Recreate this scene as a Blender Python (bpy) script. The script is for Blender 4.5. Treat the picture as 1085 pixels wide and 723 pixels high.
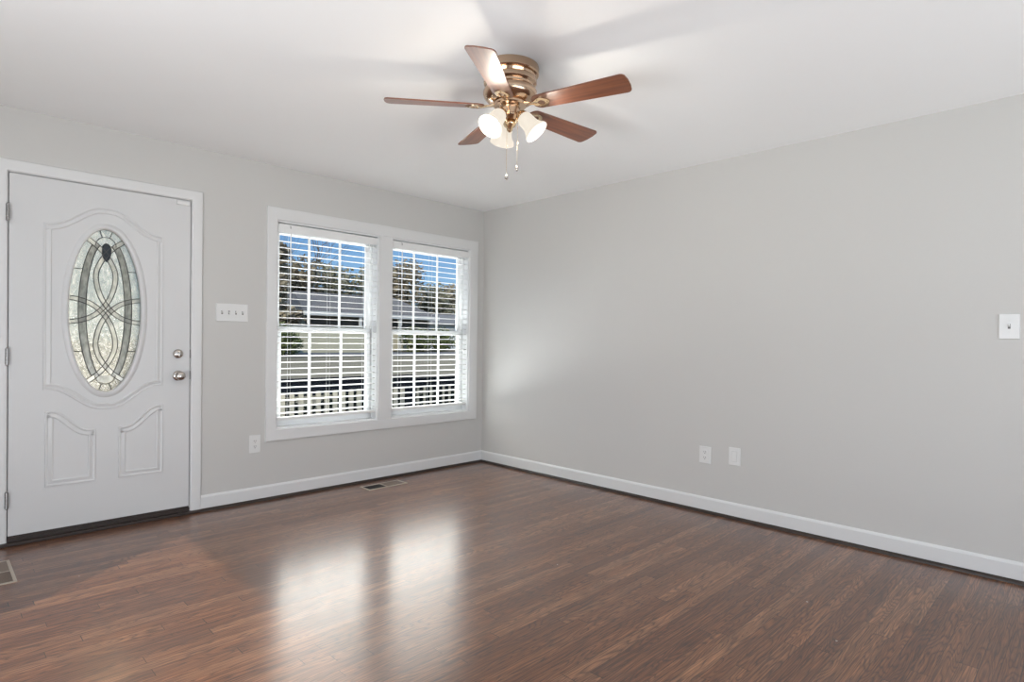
import bpy, bmesh, math, random
from mathutils import Vector, Matrix
C = bpy.context.scene
for o in list(bpy.data.objects): bpy.data.objects.remove(o)
col = C.collection
PI = math.pi

# ------------------------------------------------------------------ camera
W, H = 1085, 723
CP = Vector((-3.87163, -4.29941, 1.174306)); F = 625.84
yaw, pit, rol, sy = 0.782721, -0.00945, 0.0126239, 6.6857
fw = Vector((math.sin(yaw)*math.cos(pit), math.cos(yaw)*math.cos(pit), math.sin(pit)))
r0 = Vector((math.cos(yaw), -math.sin(yaw), 0)); u0 = r0.cross(fw)
rr = math.cos(rol)*r0 + math.sin(rol)*u0; uu = -math.sin(rol)*r0 + math.cos(rol)*u0
cd = bpy.data.cameras.new('camera'); cam = bpy.data.objects.new('camera', cd); col.objects.link(cam)
cam.matrix_world = Matrix(((rr.x, uu.x, -fw.x, CP.x), (rr.y, uu.y, -fw.y, CP.y), (rr.z, uu.z, -fw.z, CP.z), (0, 0, 0, 1)))
cd.sensor_fit = 'HORIZONTAL'; cd.sensor_width = 36; cd.lens = F*36/W; cd.shift_y = sy/W
cd.clip_start = .02; cd.clip_end = 400
C.camera = cam

# ------------------------------------------------------------------ exposure, sky, sun, large lights
C.view_settings.view_transform = 'Standard'; C.view_settings.look = 'None'
C.view_settings.exposure = 0.30; C.view_settings.gamma = 1; C.view_settings.use_curve_mapping = False
try:
    C.cycles.max_bounces = 10; C.cycles.diffuse_bounces = 5; C.cycles.glossy_bounces = 4
    C.cycles.transparent_max_bounces = 16; C.cycles.transmission_bounces = 6
    C.cycles.sample_clamp_indirect = 6; C.cycles.caustics_reflective = False
except Exception: pass

FAN_W = 3.3          # each fan bulb
REAR_W = 108        # added fill outside the unseen rear opening
SIDE_W = 118         # added fill from the unseen left side
SUN_E = 2.6
UNSEEN_CLOUD = 3.7  # strength of a cloud bank added above the view for floor reflections

def nn(t, typ, **kw):
    n = t.nodes.new(typ)
    for k, v in kw.items(): setattr(n, k, v)
    return n
def mth(t, op, a, b=None, c=None, clamp=False):
    n = t.nodes.new('ShaderNodeMath'); n.operation = op; n.use_clamp = clamp
    for i, v in enumerate((a, b, c)):
        if v is None: continue
        if isinstance(v, (int, float)): n.inputs[i].default_value = v
        else: t.links.new(v, n.inputs[i])
    return n.outputs[0]
def mixc(t, f, a, b, mode='MIX'):
    n = t.nodes.new('ShaderNodeMix'); n.data_type = 'RGBA'; n.blend_type = mode
    for i, v in ((0, f), (6, a), (7, b)):
        if isinstance(v, (int, float)): n.inputs[i].default_value = v
        elif isinstance(v, tuple): n.inputs[i].default_value = (*v, 1)[:4]
        else: t.links.new(v, n.inputs[i])
    return n.outputs[2]
def ramp(t, f, stops):
    n = t.nodes.new('ShaderNodeValToRGB'); e = n.color_ramp.elements
    while len(e) < len(stops): e.new(.5)
    for i, (p, c) in enumerate(stops):
        e[i].position = p; e[i].color = (*c, 1)
    t.links.new(f, n.inputs[0]); return n.outputs[0]

w = bpy.data.worlds.new('sky'); C.world = w; w.use_nodes = True; t = w.node_tree; t.nodes.clear()
tc = nn(t, 'ShaderNodeTexCoord'); sp = nn(t, 'ShaderNodeSeparateXYZ'); t.links.new(tc.outputs['Generated'], sp.inputs[0])
X, Y, Z = sp.outputs
blue = ramp(t, mth(t, 'ADD', Z, 0, clamp=True), [(0, (.50, .65, .80)), (.07, (.28, .47, .69)), (.17, (.15, .32, .60)), (.6, (.15, .33, .68))])
nz = nn(t, 'ShaderNodeTexNoise'); nz.inputs['Scale'].default_value = 3.0; nz.inputs['Detail'].default_value = 5
t.links.new(tc.outputs['Generated'], nz.inputs['Vector'])
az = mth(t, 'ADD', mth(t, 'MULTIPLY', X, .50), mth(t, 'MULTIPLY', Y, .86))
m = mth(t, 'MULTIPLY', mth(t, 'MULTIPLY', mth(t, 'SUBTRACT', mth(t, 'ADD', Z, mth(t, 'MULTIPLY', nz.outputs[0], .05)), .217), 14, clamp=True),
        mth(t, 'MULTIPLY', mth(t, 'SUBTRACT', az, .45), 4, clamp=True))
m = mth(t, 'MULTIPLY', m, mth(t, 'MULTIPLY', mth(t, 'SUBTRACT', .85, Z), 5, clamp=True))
strn = mth(t, 'ADD', .95, mth(t, 'MULTIPLY', m, mth(t, 'MULTIPLY', mth(t, 'ADD', .55, mth(t, 'MULTIPLY', Z, 2.0)), UNSEEN_CLOUD)))
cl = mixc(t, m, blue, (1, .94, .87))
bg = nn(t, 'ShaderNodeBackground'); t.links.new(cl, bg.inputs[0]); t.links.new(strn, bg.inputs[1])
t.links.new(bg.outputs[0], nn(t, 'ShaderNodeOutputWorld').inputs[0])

def light(name, typ, loc, energy, color=(1, 1, 1), size=None, size_y=None, direction=None, parent=None):
    l = bpy.data.lights.new(name, typ); l.energy = energy; l.color = color
    if typ == 'AREA': l.shape = 'RECTANGLE'; l.size = size; l.size_y = size_y
    elif typ == 'POINT': l.shadow_soft_size = size
    elif typ == 'SUN': l.angle = math.radians(.6)
    o = bpy.data.objects.new(name, l); col.objects.link(o); o.location = loc
    if direction is not None: o.rotation_euler = Vector(direction).to_track_quat('-Z', 'Y').to_euler()
    if parent: o.parent = parent
    return o
light('sun', 'SUN', (0, 0, 20), SUN_E, (1, .93, .82), direction=(.75, .55, -.62))
light('rear_fill', 'AREA', (-2.8, -7.30, .25), REAR_W, (.95, .98, 1), 4.4, 1.3, (0, .50, .86))  # unseen area light, added to brighten ceiling and walls from behind
light('side_fill', 'AREA', (-6.1, -3.4, .5), SIDE_W, (.97, .985, 1), 1.9, 1.2, (.55, .3, .8))  # unseen area light, added to lift the right wall and ceiling
light('porch_fill', 'AREA', (-1.1, .95, .0), 310, (.97, .985, 1), 2.4, 1.1, (0, -.60, .80))  # area light added out of sight below the sill, replaces deck bounce

# ------------------------------------------------------------------ materials
def mat(name):
    m = bpy.data.materials.new(name); m.use_nodes = True; t = m.node_tree
    return m, t, t.nodes['Principled BSDF']
def plain(name, c, rough=.5, metal=0, noise=.03, nscale=8, bump=0, bscale=200, spec=.5, coat=0):
    m, t, b = mat(name)
    tc = nn(t, 'ShaderNodeTexCoord')
    n = nn(t, 'ShaderNodeTexNoise'); n.inputs['Scale'].default_value = nscale; n.inputs['Detail'].default_value = 4
    t.links.new(tc.outputs['Object'], n.inputs['Vector'])
    lo = tuple(v*(1-noise) for v in c); hi = tuple(min(1, v*(1+noise)) for v in c)
    t.links.new(mixc(t, n.outputs[0], lo, hi), b.inputs['Base Color'])
    b.inputs['Roughness'].default_value = rough; b.inputs['Metallic'].default_value = metal
    b.inputs['Specular IOR Level'].default_value = spec; b.inputs['Coat Weight'].default_value = coat
    if bump:
        n2 = nn(t, 'ShaderNodeTexNoise'); n2.inputs['Scale'].default_value = bscale; t.links.new(tc.outputs['Object'], n2.inputs['Vector'])
        bp = nn(t, 'ShaderNodeBump'); bp.inputs['Strength'].default_value = bump; bp.inputs['Distance'].default_value = .002
        t.links.new(n2.outputs[0], bp.inputs['Height']); t.links.new(bp.outputs[0], b.inputs['Normal'])
    return m
M = {}
M['wall'] = plain('greige_wall_paint', (.585, .575, .552), .55, noise=.012, nscale=2, bump=.12, bscale=260, spec=.35)
M['ceiling'] = plain('white_ceiling_paint', (.93, .94, .94), .8, noise=.01, nscale=2, bump=.15, bscale=180, spec=.2)
M['trim'] = plain('white_trim_paint', (.72, .72, .712), .35, noise=.012, nscale=5)
M['door'] = plain('white_door_paint', (.66, .66, .655), .38, noise=.01, nscale=4)
M['vinyl'] = plain('white_vinyl', (.80, .81, .81), .4, noise=.01)
M['blind'] = plain('white_blind_slat', (.80, .80, .785), .45, noise=.01)
M['plate'] = plain('white_plastic', (.74, .74, .725), .3, noise=.01)
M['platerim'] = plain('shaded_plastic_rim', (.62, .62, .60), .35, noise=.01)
M['slot'] = plain('dark_slot', (.12, .117, .11), .6)
M['darkwood'] = plain('dark_stained_wood', (.028, .017, .012), .45, noise=.5, nscale=30)
M['brass'] = plain('antique_brass', (.60, .43, .30), .2, 1, noise=.06, nscale=14)
M['brasslt'] = plain('polished_brass', (.78, .60, .40), .2, 1, noise=.05, nscale=14)
M['nickel'] = plain('satin_nickel', (.50, .46, .42), .24, 1, noise=.05)
M['hinge'] = plain('aged_nickel_hinge', (.33, .32, .31), .35, 1, noise=.1)
M['lead'] = plain('lead_came', (.04, .04, .042), .45, .6)
M['register'] = plain('beige_register_metal', (.52, .44, .36), .4, .3, noise=.05)
M['hole'] = plain('painted_duct_shadow', (.012, .010, .009), .8)
M['regfin'] = plain('brown_register_fin', (.20, .145, .11), .45, .2)
M['cord'] = plain('white_cord', (.72, .72, .70), .7)
M['darkglass'] = plain('dark_glass_jewel', (.02, .025, .03), .2)

# hardwood strip floor
def floor_mat():
    m, t, b = mat('stained_oak_strip_floor')
    g = nn(t, 'ShaderNodeNewGeometry'); sp = nn(t, 'ShaderNodeSeparateXYZ'); t.links.new(g.outputs['Position'], sp.inputs[0])
    x, y, z = sp.outputs
    ys = mth(t, 'DIVIDE', y, .057); row = mth(t, 'FLOOR', ys); fy = mth(t, 'FRACT', ys)
    wn = nn(t, 'ShaderNodeTexWhiteNoise', noise_dimensions='1D'); t.links.new(row, wn.inputs['W'])
    xs = mth(t, 'ADD', mth(t, 'DIVIDE', x, .95), mth(t, 'MULTIPLY', wn.outputs[0], 17.3))
    # uneven board lengths
    xs = mth(t, 'ADD', xs, mth(t, 'MULTIPLY', mth(t, 'SINE', mth(t, 'MULTIPLY', xs, 2.1)), .28))
    cn = mth(t, 'FLOOR', xs); fx = mth(t, 'FRACT', xs)
    cv = nn(t, 'ShaderNodeCombineXYZ'); t.links.new(row, cv.inputs[0]); t.links.new(cn, cv.inputs[1])
    w2 = nn(t, 'ShaderNodeTexWhiteNoise', noise_dimensions='2D'); t.links.new(cv.outputs[0], w2.inputs['Vector'])
    idv = w2.outputs[0]
    def nz(sx, sy, wz, detail=5, rough=.6, dist=0):
        c = nn(t, 'ShaderNodeCombineXYZ')
        t.links.new(mth(t, 'MULTIPLY', x, sx), c.inputs[0]); t.links.new(mth(t, 'MULTIPLY', y, sy), c.inputs[1])
        if wz: t.links.new(mth(t, 'MULTIPLY', idv, wz), c.inputs[2])
        n = nn(t, 'ShaderNodeTexNoise'); n.inputs['Scale'].default_value = 1; n.inputs['Detail'].default_value = detail
        n.inputs['Roughness'].default_value = rough; n.inputs['Distortion'].default_value = dist
        t.links.new(c.outputs[0], n.inputs['Vector']); return n.outputs[0]
    grain = nz(3.5, 170, 60, 6, .7)
    cath = nz(1.7, 15, 90, 2, .4, .3)
    rings = mth(t, 'POWER', mth(t, 'ABSOLUTE', mth(t, 'SINE', mth(t, 'MULTIPLY', cath, 62))), .7)
    pores = nz(14, 420, 20, 2, .5)
    wear = nz(.8, 1.3, 0, 5, .6)
    base = ramp(t, idv, [(0, (.160, .061, .026)), (.3, (.215, .087, .037)), (.6, (.26, .110, .048)), (.85, (.32, .150, .070)), (1, (.185, .074, .033))])
    cc = mixc(t, mth(t, 'MULTIPLY', mth(t, 'SUBTRACT', grain, .38), 3.2, clamp=True), mixc(t, 1, base, (.42, .38, .38), 'MULTIPLY'), mixc(t, 1, base, (1.45, 1.42, 1.4), 'MULTIPLY'))
    cc = mixc(t, mth(t, 'MULTIPLY', mth(t, 'SUBTRACT', 1, rings), .75), cc, (.030, .015, .011))
    cc = mixc(t, mth(t, 'MULTIPLY', mth(t, 'GREATER_THAN', pores, .62), .35), cc, (.02, .012, .009))
    cc = mixc(t, mth(t, 'MULTIPLY', mth(t, 'SUBTRACT', wear, .48), 2.6, clamp=True), cc, mixc(t, .42, cc, (.17, .115, .09)))
    # seams
    sy_ = mth(t, 'LESS_THAN', mth(t, 'MINIMUM', fy, mth(t, 'SUBTRACT', 1, fy)), .018)
    sx_ = mth(t, 'LESS_THAN', mth(t, 'MINIMUM', fx, mth(t, 'SUBTRACT', 1, fx)), .0016)
    seam = mth(t, 'MAXIMUM', mth(t, 'MULTIPLY', sy_, .55), mth(t, 'MULTIPLY', sx_, .85))
    cc = mixc(t, seam, cc, (.012, .008, .006))
    # little pale paint specks and scratches
    vo = nn(t, 'ShaderNodeTexVoronoi'); vo.inputs['Scale'].default_value = 3.1; t.links.new(g.outputs['Position'], vo.inputs['Vector'])
    cc = mixc(t, mth(t, 'MULTIPLY', mth(t, 'LESS_THAN', vo.outputs['Distance'], .014), mth(t, 'GREATER_THAN', idv, .6)), cc, (.45, .40, .34))
    t.links.new(cc, b.inputs['Base Color'])
    t.links.new(mth(t, 'ADD', .34, mth(t, 'MULTIPLY', grain, .2)), b.inputs['Roughness'])
    b.inputs['Specular IOR Level'].default_value = .15
    b.inputs['Coat Weight'].default_value = 1; b.inputs['Coat IOR'].default_value = 1.5
    t.links.new(mth(t, 'ADD', .15, mth(t, 'MULTIPLY', wear, .12)), b.inputs['Coat Roughness'])
    hgt = mth(t, 'SUBTRACT', mth(t, 'ADD', mth(t, 'MULTIPLY', grain, .25), mth(t, 'MULTIPLY', idv, .25)), seam)
    bp = nn(t, 'ShaderNodeBump'); bp.inputs['Strength'].default_value = .3; bp.inputs['Distance'].default_value = .0012
    t.links.new(hgt, bp.inputs['Height']); t.links.new(bp.outputs[0], b.inputs['Normal'])
    bp2 = nn(t, 'ShaderNodeBump'); bp2.inputs['Strength'].default_value = .22; bp2.inputs['Distance'].default_value = .0012
    t.links.new(hgt, bp2.inputs['Height']); t.links.new(bp2.outputs[0], b.inputs['Coat Normal'])
    return m
M['floor'] = floor_mat()

def blade_mat():
    m, t, b = mat('walnut_fan_blade')
    tc = nn(t, 'ShaderNodeTexCoord'); mp = nn(t, 'ShaderNodeMapping'); mp.inputs['Scale'].default_value = (3, 60, 8)
    t.links.new(tc.outputs['Object'], mp.inputs[0])
    n = nn(t, 'ShaderNodeTexNoise'); n.inputs['Detail'].default_value = 5; n.inputs['Scale'].default_value = 1
    t.links.new(mp.outputs[0], n.inputs['Vector'])
    t.links.new(ramp(t, n.outputs[0], [(.3, (.105, .030, .012)), (.5, (.17, .052, .020)), (.7, (.23, .080, .030))]), b.inputs['Base Color'])
    b.inputs['Roughness'].default_value = .38; b.inputs['Coat Weight'].default_value = .7; b.inputs['Coat Roughness'].default_value = .45
    return m
M['blade'] = blade_mat()

def glass_mat(name, tint=(.97, .985, .98), refl=.08):
    m = bpy.data.materials.new(name); m.use_nodes = True; t = m.node_tree; t.nodes.clear()
    tr = nn(t, 'ShaderNodeBsdfTransparent'); tr.inputs[0].default_value = (*tint, 1)
    gl = nn(t, 'ShaderNodeBsdfGlossy'); gl.inputs['Roughness'].default_value = .02
    fr = nn(t, 'ShaderNodeFresnel'); fr.inputs[0].default_value = 1.12
    mx = nn(t, 'ShaderNodeMixShader'); t.links.new(fr.outputs[0], mx.inputs[0]); t.links.new(tr.outputs[0], mx.inputs[1]); t.links.new(gl.outputs[0], mx.inputs[2])
    t.links.new(mx.outputs[0], nn(t, 'ShaderNodeOutputMaterial').inputs[0]); return m
M['glass'] = glass_mat('window_glass')
def deco_mat(name, tint, rough, transl, bump, scale=60):
    m = bpy.data.materials.new(name); m.use_nodes = True; t = m.node_tree; t.nodes.clear()
    g = nn(t, 'ShaderNodeTexCoord')
    n = nn(t, 'ShaderNodeTexNoise'); n.inputs['Scale'].default_value = scale; n.inputs['Detail'].default_value = 3
    mp = nn(t, 'ShaderNodeMapping'); mp.inputs['Scale'].default_value = (1, 1, .45); mp.inputs['Rotation'].default_value = (0, .4, 0)
    t.links.new(g.outputs['Object'], mp.inputs[0]); t.links.new(mp.outputs[0], n.inputs['Vector'])
    bp = nn(t, 'ShaderNodeBump'); bp.inputs['Strength'].default_value = bump; bp.inputs['Distance'].default_value = .004
    t.links.new(n.outputs[0], bp.inputs['Height'])
    rf = nn(t, 'ShaderNodeBsdfRefraction'); rf.inputs['IOR'].default_value = 1.12; rf.inputs['Roughness'].default_value = rough; rf.inputs[0].default_value = (*tint, 1)
    tl = nn(t, 'ShaderNodeBsdfTranslucent'); t.links.new(mixc(t, mth(t, 'MULTIPLY', mth(t, 'SUBTRACT', n.outputs[0], .35), 3.2, clamp=True), tuple(v*.55 for v in tint), tint), tl.inputs[0])
    gl = nn(t, 'ShaderNodeBsdfGlossy'); gl.inputs['Roughness'].default_value = .12
    for q in (rf, tl, gl): t.links.new(bp.outputs[0], q.inputs['Normal'])
    a = nn(t, 'ShaderNodeMixShader'); a.inputs[0].default_value = transl; t.links.new(rf.outputs[0], a.inputs[1]); t.links.new(tl.outputs[0], a.inputs[2])
    c = nn(t, 'ShaderNodeMixShader'); c.inputs[0].default_value = .06; t.links.new(a.outputs[0], c.inputs[1]); t.links.new(gl.outputs[0], c.inputs[2])
    t.links.new(c.outputs[0], nn(t, 'ShaderNodeOutputMaterial').inputs[0]); return m
M['deco'] = deco_mat('rain_textured_glass', (.80, .775, .69), .08, .28, .9, 70)
M['bevelglass'] = deco_mat('clear_bevelled_glass', (.95, .95, .94), .06, .38, .15, 30)
M['greyglass'] = deco_mat('grey_seedy_glass', (.62, .63, .63), .1, .5, .6, 50)

def shade_mat():
    m, t, b = mat('frosted_lamp_glass')
    b.inputs['Base Color'].default_value = (.10, .095, .085, 1); b.inputs['Roughness'].default_value = .35
    b.inputs['Specular IOR Level'].default_value = .3
    b.inputs['Emission Color'].default_value = (1, .90, .76, 1); b.inputs['Emission Strength'].default_value = .66
    return m
M['shade'] = shade_mat()
m, t, b = mat('lit_bulb'); b.inputs['Base Color'].default_value = (1, .95, .85, 1); b.inputs['Emission Color'].default_value = (1, .9, .74, 1); b.inputs['Emission Strength'].default_value = 5; M['bulb'] = m

# outdoors
M['lawn'] = plain('dormant_lawn', (.085, .076, .046), .95, noise=.45, nscale=1.3)
M['asphalt'] = plain('grey_asphalt', (.13, .13, .132), .9, noise=.12, nscale=2)
M['deck'] = plain('painted_porch_boards', (.14, .15, .155), .7, noise=.15, nscale=6)
M['rail'] = plain('dark_navy_rail_paint', (.005, .007, .011), .9, noise=.2, spec=.1)
M['picket'] = plain('cream_picket_paint', (.27, .25, .20), .6, noise=.05)
M['siding'] = plain('cream_siding', (.58, .52, .37), .8, noise=.06, nscale=3)
M['roof'] = plain('slate_grey_shingle', (.05, .052, .060), .85, noise=.2, nscale=3)
M['fascia'] = plain('white_fascia', (.62, .61, .58), .6)
M['darkpane'] = plain('dark_far_pane', (.03, .035, .045), .15)
M['eave_shade_door'] = plain('eave_shade_and_door_brown', (.12, .10, .08), .9, noise=.2)
M['bark'] = plain('grey_bark', (.15, .12, .095), .9, noise=.3, nscale=20)
def leafm(name, a, c):
    m, t, b = mat(name); g = nn(t, 'ShaderNodeNewGeometry')
    n = nn(t, 'ShaderNodeTexNoise'); n.inputs['Scale'].default_value = 2.2; n.inputs['Detail'].default_value = 6; t.links.new(g.outputs['Position'], n.inputs['Vector'])
    t.links.new(mixc(t, mth(t, 'MULTIPLY', mth(t, 'SUBTRACT', n.outputs[0], .35), 3, clamp=True), a, c), b.inputs['Base Color'])
    b.inputs['Roughness'].default_value = .9; b.inputs['Specular IOR Level'].default_value = .05; return m
M['olive'] = leafm('olive_foliage', (.10, .095, .055), (.38, .345, .235))
M['brown'] = leafm('brown_oak_leaves', (.13, .10, .065), (.40, .33, .22))
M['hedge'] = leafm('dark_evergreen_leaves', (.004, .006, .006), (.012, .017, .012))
M['green'] = leafm('green_shrub_leaves', (.05, .065, .02), (.24, .26, .11))

# ------------------------------------------------------------------ mesh helpers
def wloc(o):
    v = Vector((0, 0, 0))
    while o is not None: v += Vector(o.location); o = o.parent
    return v
class MB:
    def __init__(s): s.v = []; s.f = []
    def add(s, vs, fs):
        n = len(s.v); s.v += [tuple(v) for v in vs]; s.f += [tuple(i+n for i in f) for f in fs]; return s
    def box(s, x0, x1, y0, y1, z0, z1):
        return s.add([(x0, y0, z0), (x1, y0, z0), (x1, y1, z0), (x0, y1, z0), (x0, y0, z1), (x1, y0, z1), (x1, y1, z1), (x0, y1, z1)],
                     [(0, 3, 2, 1), (4, 5, 6, 7), (0, 1, 5, 4), (1, 2, 6, 5), (2, 3, 7, 6), (3, 0, 4, 7)])
    def tube(s, pts, rad, n=8, cap=True):
        pts = [Vector(p) for p in pts]; k = len(pts); rads = rad if isinstance(rad, (list, tuple)) else [rad]*k
        vs = []; prev = None
        for i, p in enumerate(pts):
            d = (pts[min(i+1, k-1)]-pts[max(i-1, 0)]).normalized()
            if prev is None:
                a = Vector((0, 0, 1)) if abs(d.z) < .9 else Vector((1, 0, 0)); e1 = d.cross(a).normalized()
            else: e1 = (prev - d*prev.dot(d)).normalized()
            e2 = d.cross(e1); prev = e1
            for j in range(n):
                a = 2*PI*j/n; vs.append(p + (e1*math.cos(a)+e2*math.sin(a))*rads[i])
        fs = [(i*n+j, i*n+(j+1) % n, (i+1)*n+(j+1) % n, (i+1)*n+j) for i in range(k-1) for j in range(n)]
        if cap: fs += [tuple(range(n))[::-1], tuple(range((k-1)*n, k*n))]
        return s.add(vs, fs)
    def lathe(s, prof, org=(0, 0, 0), axis=(0, 0, 1), n=32, close=False):
        ax = Vector(axis).normalized(); a = Vector((1, 0, 0)) if abs(ax.x) < .9 else Vector((0, 1, 0))
        e1 = ax.cross(a).normalized(); e2 = ax.cross(e1); o = Vector(org); vs = []
        for r, z in prof:
            for j in range(n):
                q = 2*PI*j/n; vs.append(o + ax*z + (e1*math.cos(q)+e2*math.sin(q))*max(r, 1e-5))
        k = len(prof); fs = [(i*n+j, i*n+(j+1) % n, (i+1)*n+(j+1) % n, (i+1)*n+j) for i in range(k-1) for j in range(n)]
        if close: fs += [((k-1)*n+j, (k-1)*n+(j+1) % n, (j+1) % n, j) for j in range(n)]
        return s.add(vs, fs)
    def ball(s, c, r, n=14, sc=(1, 1, 1)):
        c = Vector(c); vs = []; m_ = n//2
        for i in range(m_+1):
            a = PI*i/m_
            for j in range(n):
                q = 2*PI*j/n; vs.append(c + Vector((math.sin(a)*math.cos(q)*sc[0], math.sin(a)*math.sin(q)*sc[1], math.cos(a)*sc[2]))*r)
        return s.add(vs, [(i*n+j, (i+1)*n+j, (i+1)*n+(j+1) % n, i*n+(j+1) % n) for i in range(m_) for j in range(n)])
    def prism(s, poly, fn0, fn1):     # poly of 2D points, two placing functions
        n = len(poly)
        vs = [fn0(p) for p in poly] + [fn1(p) for p in poly]
        return s.add(vs, [tuple(range(n))[::-1], tuple(range(n, 2*n))] + [(i, (i+1) % n, n+(i+1) % n, n+i) for i in range(n)])
    def sweep(s, path, prof, y=0.):   # closed path in x,z at plane y, prof = (inward offset, height towards -y)
        k = len(path); P = [Vector((a, b)) for a, b in path]
        area = sum(P[i].x*P[(i+1) % k].y-P[(i+1) % k].x*P[i].y for i in range(k)); sg = 1 if area > 0 else -1
        vs = []
        for off, h in prof:
            for i in range(k):
                d0 = (P[i]-P[i-1]).normalized(); d1 = (P[(i+1) % k]-P[i]).normalized()
                n0 = Vector((-d0.y, d0.x))*sg; n1 = Vector((-d1.y, d1.x))*sg
                m = (n0+n1).normalized(); c = max(.4, m.dot(n0)); q = P[i]+m*(off/c)
                vs.append((q.x, y-h, q.y))
        m_ = len(prof)
        return s.add(vs, [(a*k+i, a*k+(i+1) % k, (a+1)*k+(i+1) % k, (a+1)*k+i) for a in range(m_-1) for i in range(k)])
    def build(s, name, m, parent=None, smooth=False, bevel=0, seg=2, angle=35, fix=True):
        me = bpy.data.meshes.new(name); off = wloc(parent) if parent else Vector((0, 0, 0))
        me.from_pydata([Vector(v)-off for v in s.v], [], s.f)
        if fix:
            b = bmesh.new(); b.from_mesh(me); bmesh.ops.remove_doubles(b, verts=b.verts, dist=1e-5)
            bmesh.ops.recalc_face_normals(b, faces=b.faces); b.to_mesh(me); b.free()
        if smooth:
            me.polygons.foreach_set('use_smooth', [True]*len(me.polygons)); me.set_sharp_from_angle(angle=math.radians(angle))
        me.materials.append(M[m]); me.update()
        o = bpy.data.objects.new(name, me); col.objects.link(o)
        if parent: o.parent = parent
        if bevel:
            bm_ = o.modifiers.new('bevel', 'BEVEL'); bm_.width = bevel; bm_.segments = seg; bm_.limit_method = 'ANGLE'; bm_.angle_limit = math.radians(40)
        return o
def empty(name, loc):
    o = bpy.data.objects.new(name, None); o.empty_display_size = .1; col.objects.link(o); o.location = loc; return o
def tag(o, label, cat, group=None, kind=None):
    o['label'] = label; o['category'] = cat
    if group: o['group'] = group
    if kind: o['kind'] = kind
    return o
def struct(o, label=None, cat=None):
    o['kind'] = 'structure'
    if label: o['label'] = label
    if cat: o['category'] = cat
    return o

# ------------------------------------------------------------------ room shell
CH = 2.44; XL, YB = -5.3, -6.5; TH = .14
WX = [(-2.04, -1.18), (-1.053, -.183)]; WZ0, WZ1 = .508, 2.045
DX0, DX1, DZ1 = -3.556, -2.606, 2.094
struct(MB().box(XL-TH, TH, YB-TH, TH, -.12, 0).build('floor', 'floor'), 'worn dark reddish-brown oak strip floor with soft window reflections', 'floor')
struct(MB().box(XL-TH, TH, YB-TH, TH, CH, CH+.12).build('ceiling', 'ceiling'), 'smooth white painted ceiling above the room', 'ceiling')
b = MB()
b.box(XL-TH, DX0, 0, TH, 0, CH); b.box(DX0, DX1, 0, TH, DZ1, CH); b.box(DX1, WX[0][0], 0, TH, 0, CH)
b.box(WX[0][0], WX[1][1], 0, TH, 0, WZ0); b.box(WX[0][0], WX[1][1], 0, TH, WZ1, CH); b.box(WX[0][1], WX[1][0], 0, TH, WZ0, WZ1)
b.box(WX[1][1], 0, 0, TH, 0, CH)
struct(b.build('wall_front', 'wall', fix=False), 'greige wall holding the front door and the double window', 'wall')
struct(MB().box(0, TH, YB-TH, TH, 0, CH).build('wall_right', 'wall'), 'plain greige wall on the right with two low outlet plates', 'wall')
b = MB(); b.box(XL-TH, XL, YB-TH, -4.5, 0, CH); b.box(XL-TH, XL, -4.5, -2.3, 2.2, CH); b.box(XL-TH, XL, -2.3, 0, 0, CH)
struct(b.build('wall_left', 'wall', fix=False), 'greige wall to the left, outside the photo', 'wall')
b = MB(); b.box(XL, -4.9, YB-TH, YB, 0, CH); b.box(-4.9, -.7, YB-TH, YB, 0, .05); b.box(-4.9, -.7, YB-TH, YB, 2.25, CH); b.box(-.7, 0, YB-TH, YB, 0, CH)  # wide opening added so the rear fill reaches the room
struct(b.build('wall_back', 'wall', fix=False), 'greige wall behind the camera', 'wall')

# baseboards
def base(name, pts, label):           # run along x or y
    x0, y0, x1, y1, nx, ny = pts; T = .014
    o = MB()
    prof = [(0, .02), (T, .02), (T, .094), (T-.004, .102), (T-.010, .108), (0, .108)]
    f0 = lambda p: (x0+nx*p[0], y0+ny*p[0], p[1]); f1 = lambda p: (x1+nx*p[0], y1+ny*p[0], p[1])
    struct(o.prism(prof, f0, f1).build(name, 'trim'), label, 'baseboard')
base('baseboard_front', (-2.551, 0, 0, 0, 0, -1), 'white baseboard under the double window')
base('baseboard_right', (0, 0, 0, YB, -1, 0), 'white baseboard along the right wall')
base('baseboard_left_of_door', (XL, 0, -3.612, 0, 0, -1), 'white baseboard left of the door')
base('baseboard_left', (XL, -2.25, XL, 0, 1, 0), 'white baseboard on the left wall')
base('baseboard_back', (-.7, YB, 0, YB, 0, 1), 'white baseboard on the back wall')
bpy.data.objects['baseboard_left_of_door'].name = 'baseboard_door_side'
def shoe(name, pts, label):
    x0, y0, x1, y1, nx, ny = pts; T = .027
    prof = [(0, 0), (T, 0), (T-.002, .008), (T-.009, .0155), (T-.016, .0195), (0, .0195)]
    f0 = lambda p: (x0+nx*p[0], y0+ny*p[0], p[1]); f1 = lambda p: (x1+nx*p[0], y1+ny*p[0], p[1])
    struct(MB().prism(prof, f0, f1).build(name, 'darkwood'), label, 'trim')
shoe('trim_1', (-2.60, 0, 0, 0, 0, -1), 'dark shoe strip below the baseboard under the window')
shoe('trim_2', (0, 0, 0, YB, -1, 0), 'dark shoe strip below the right wall baseboard')
shoe('trim_3', (XL, 0, -3.60, 0, 0, -1), 'dark shoe strip left of the door')

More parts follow.
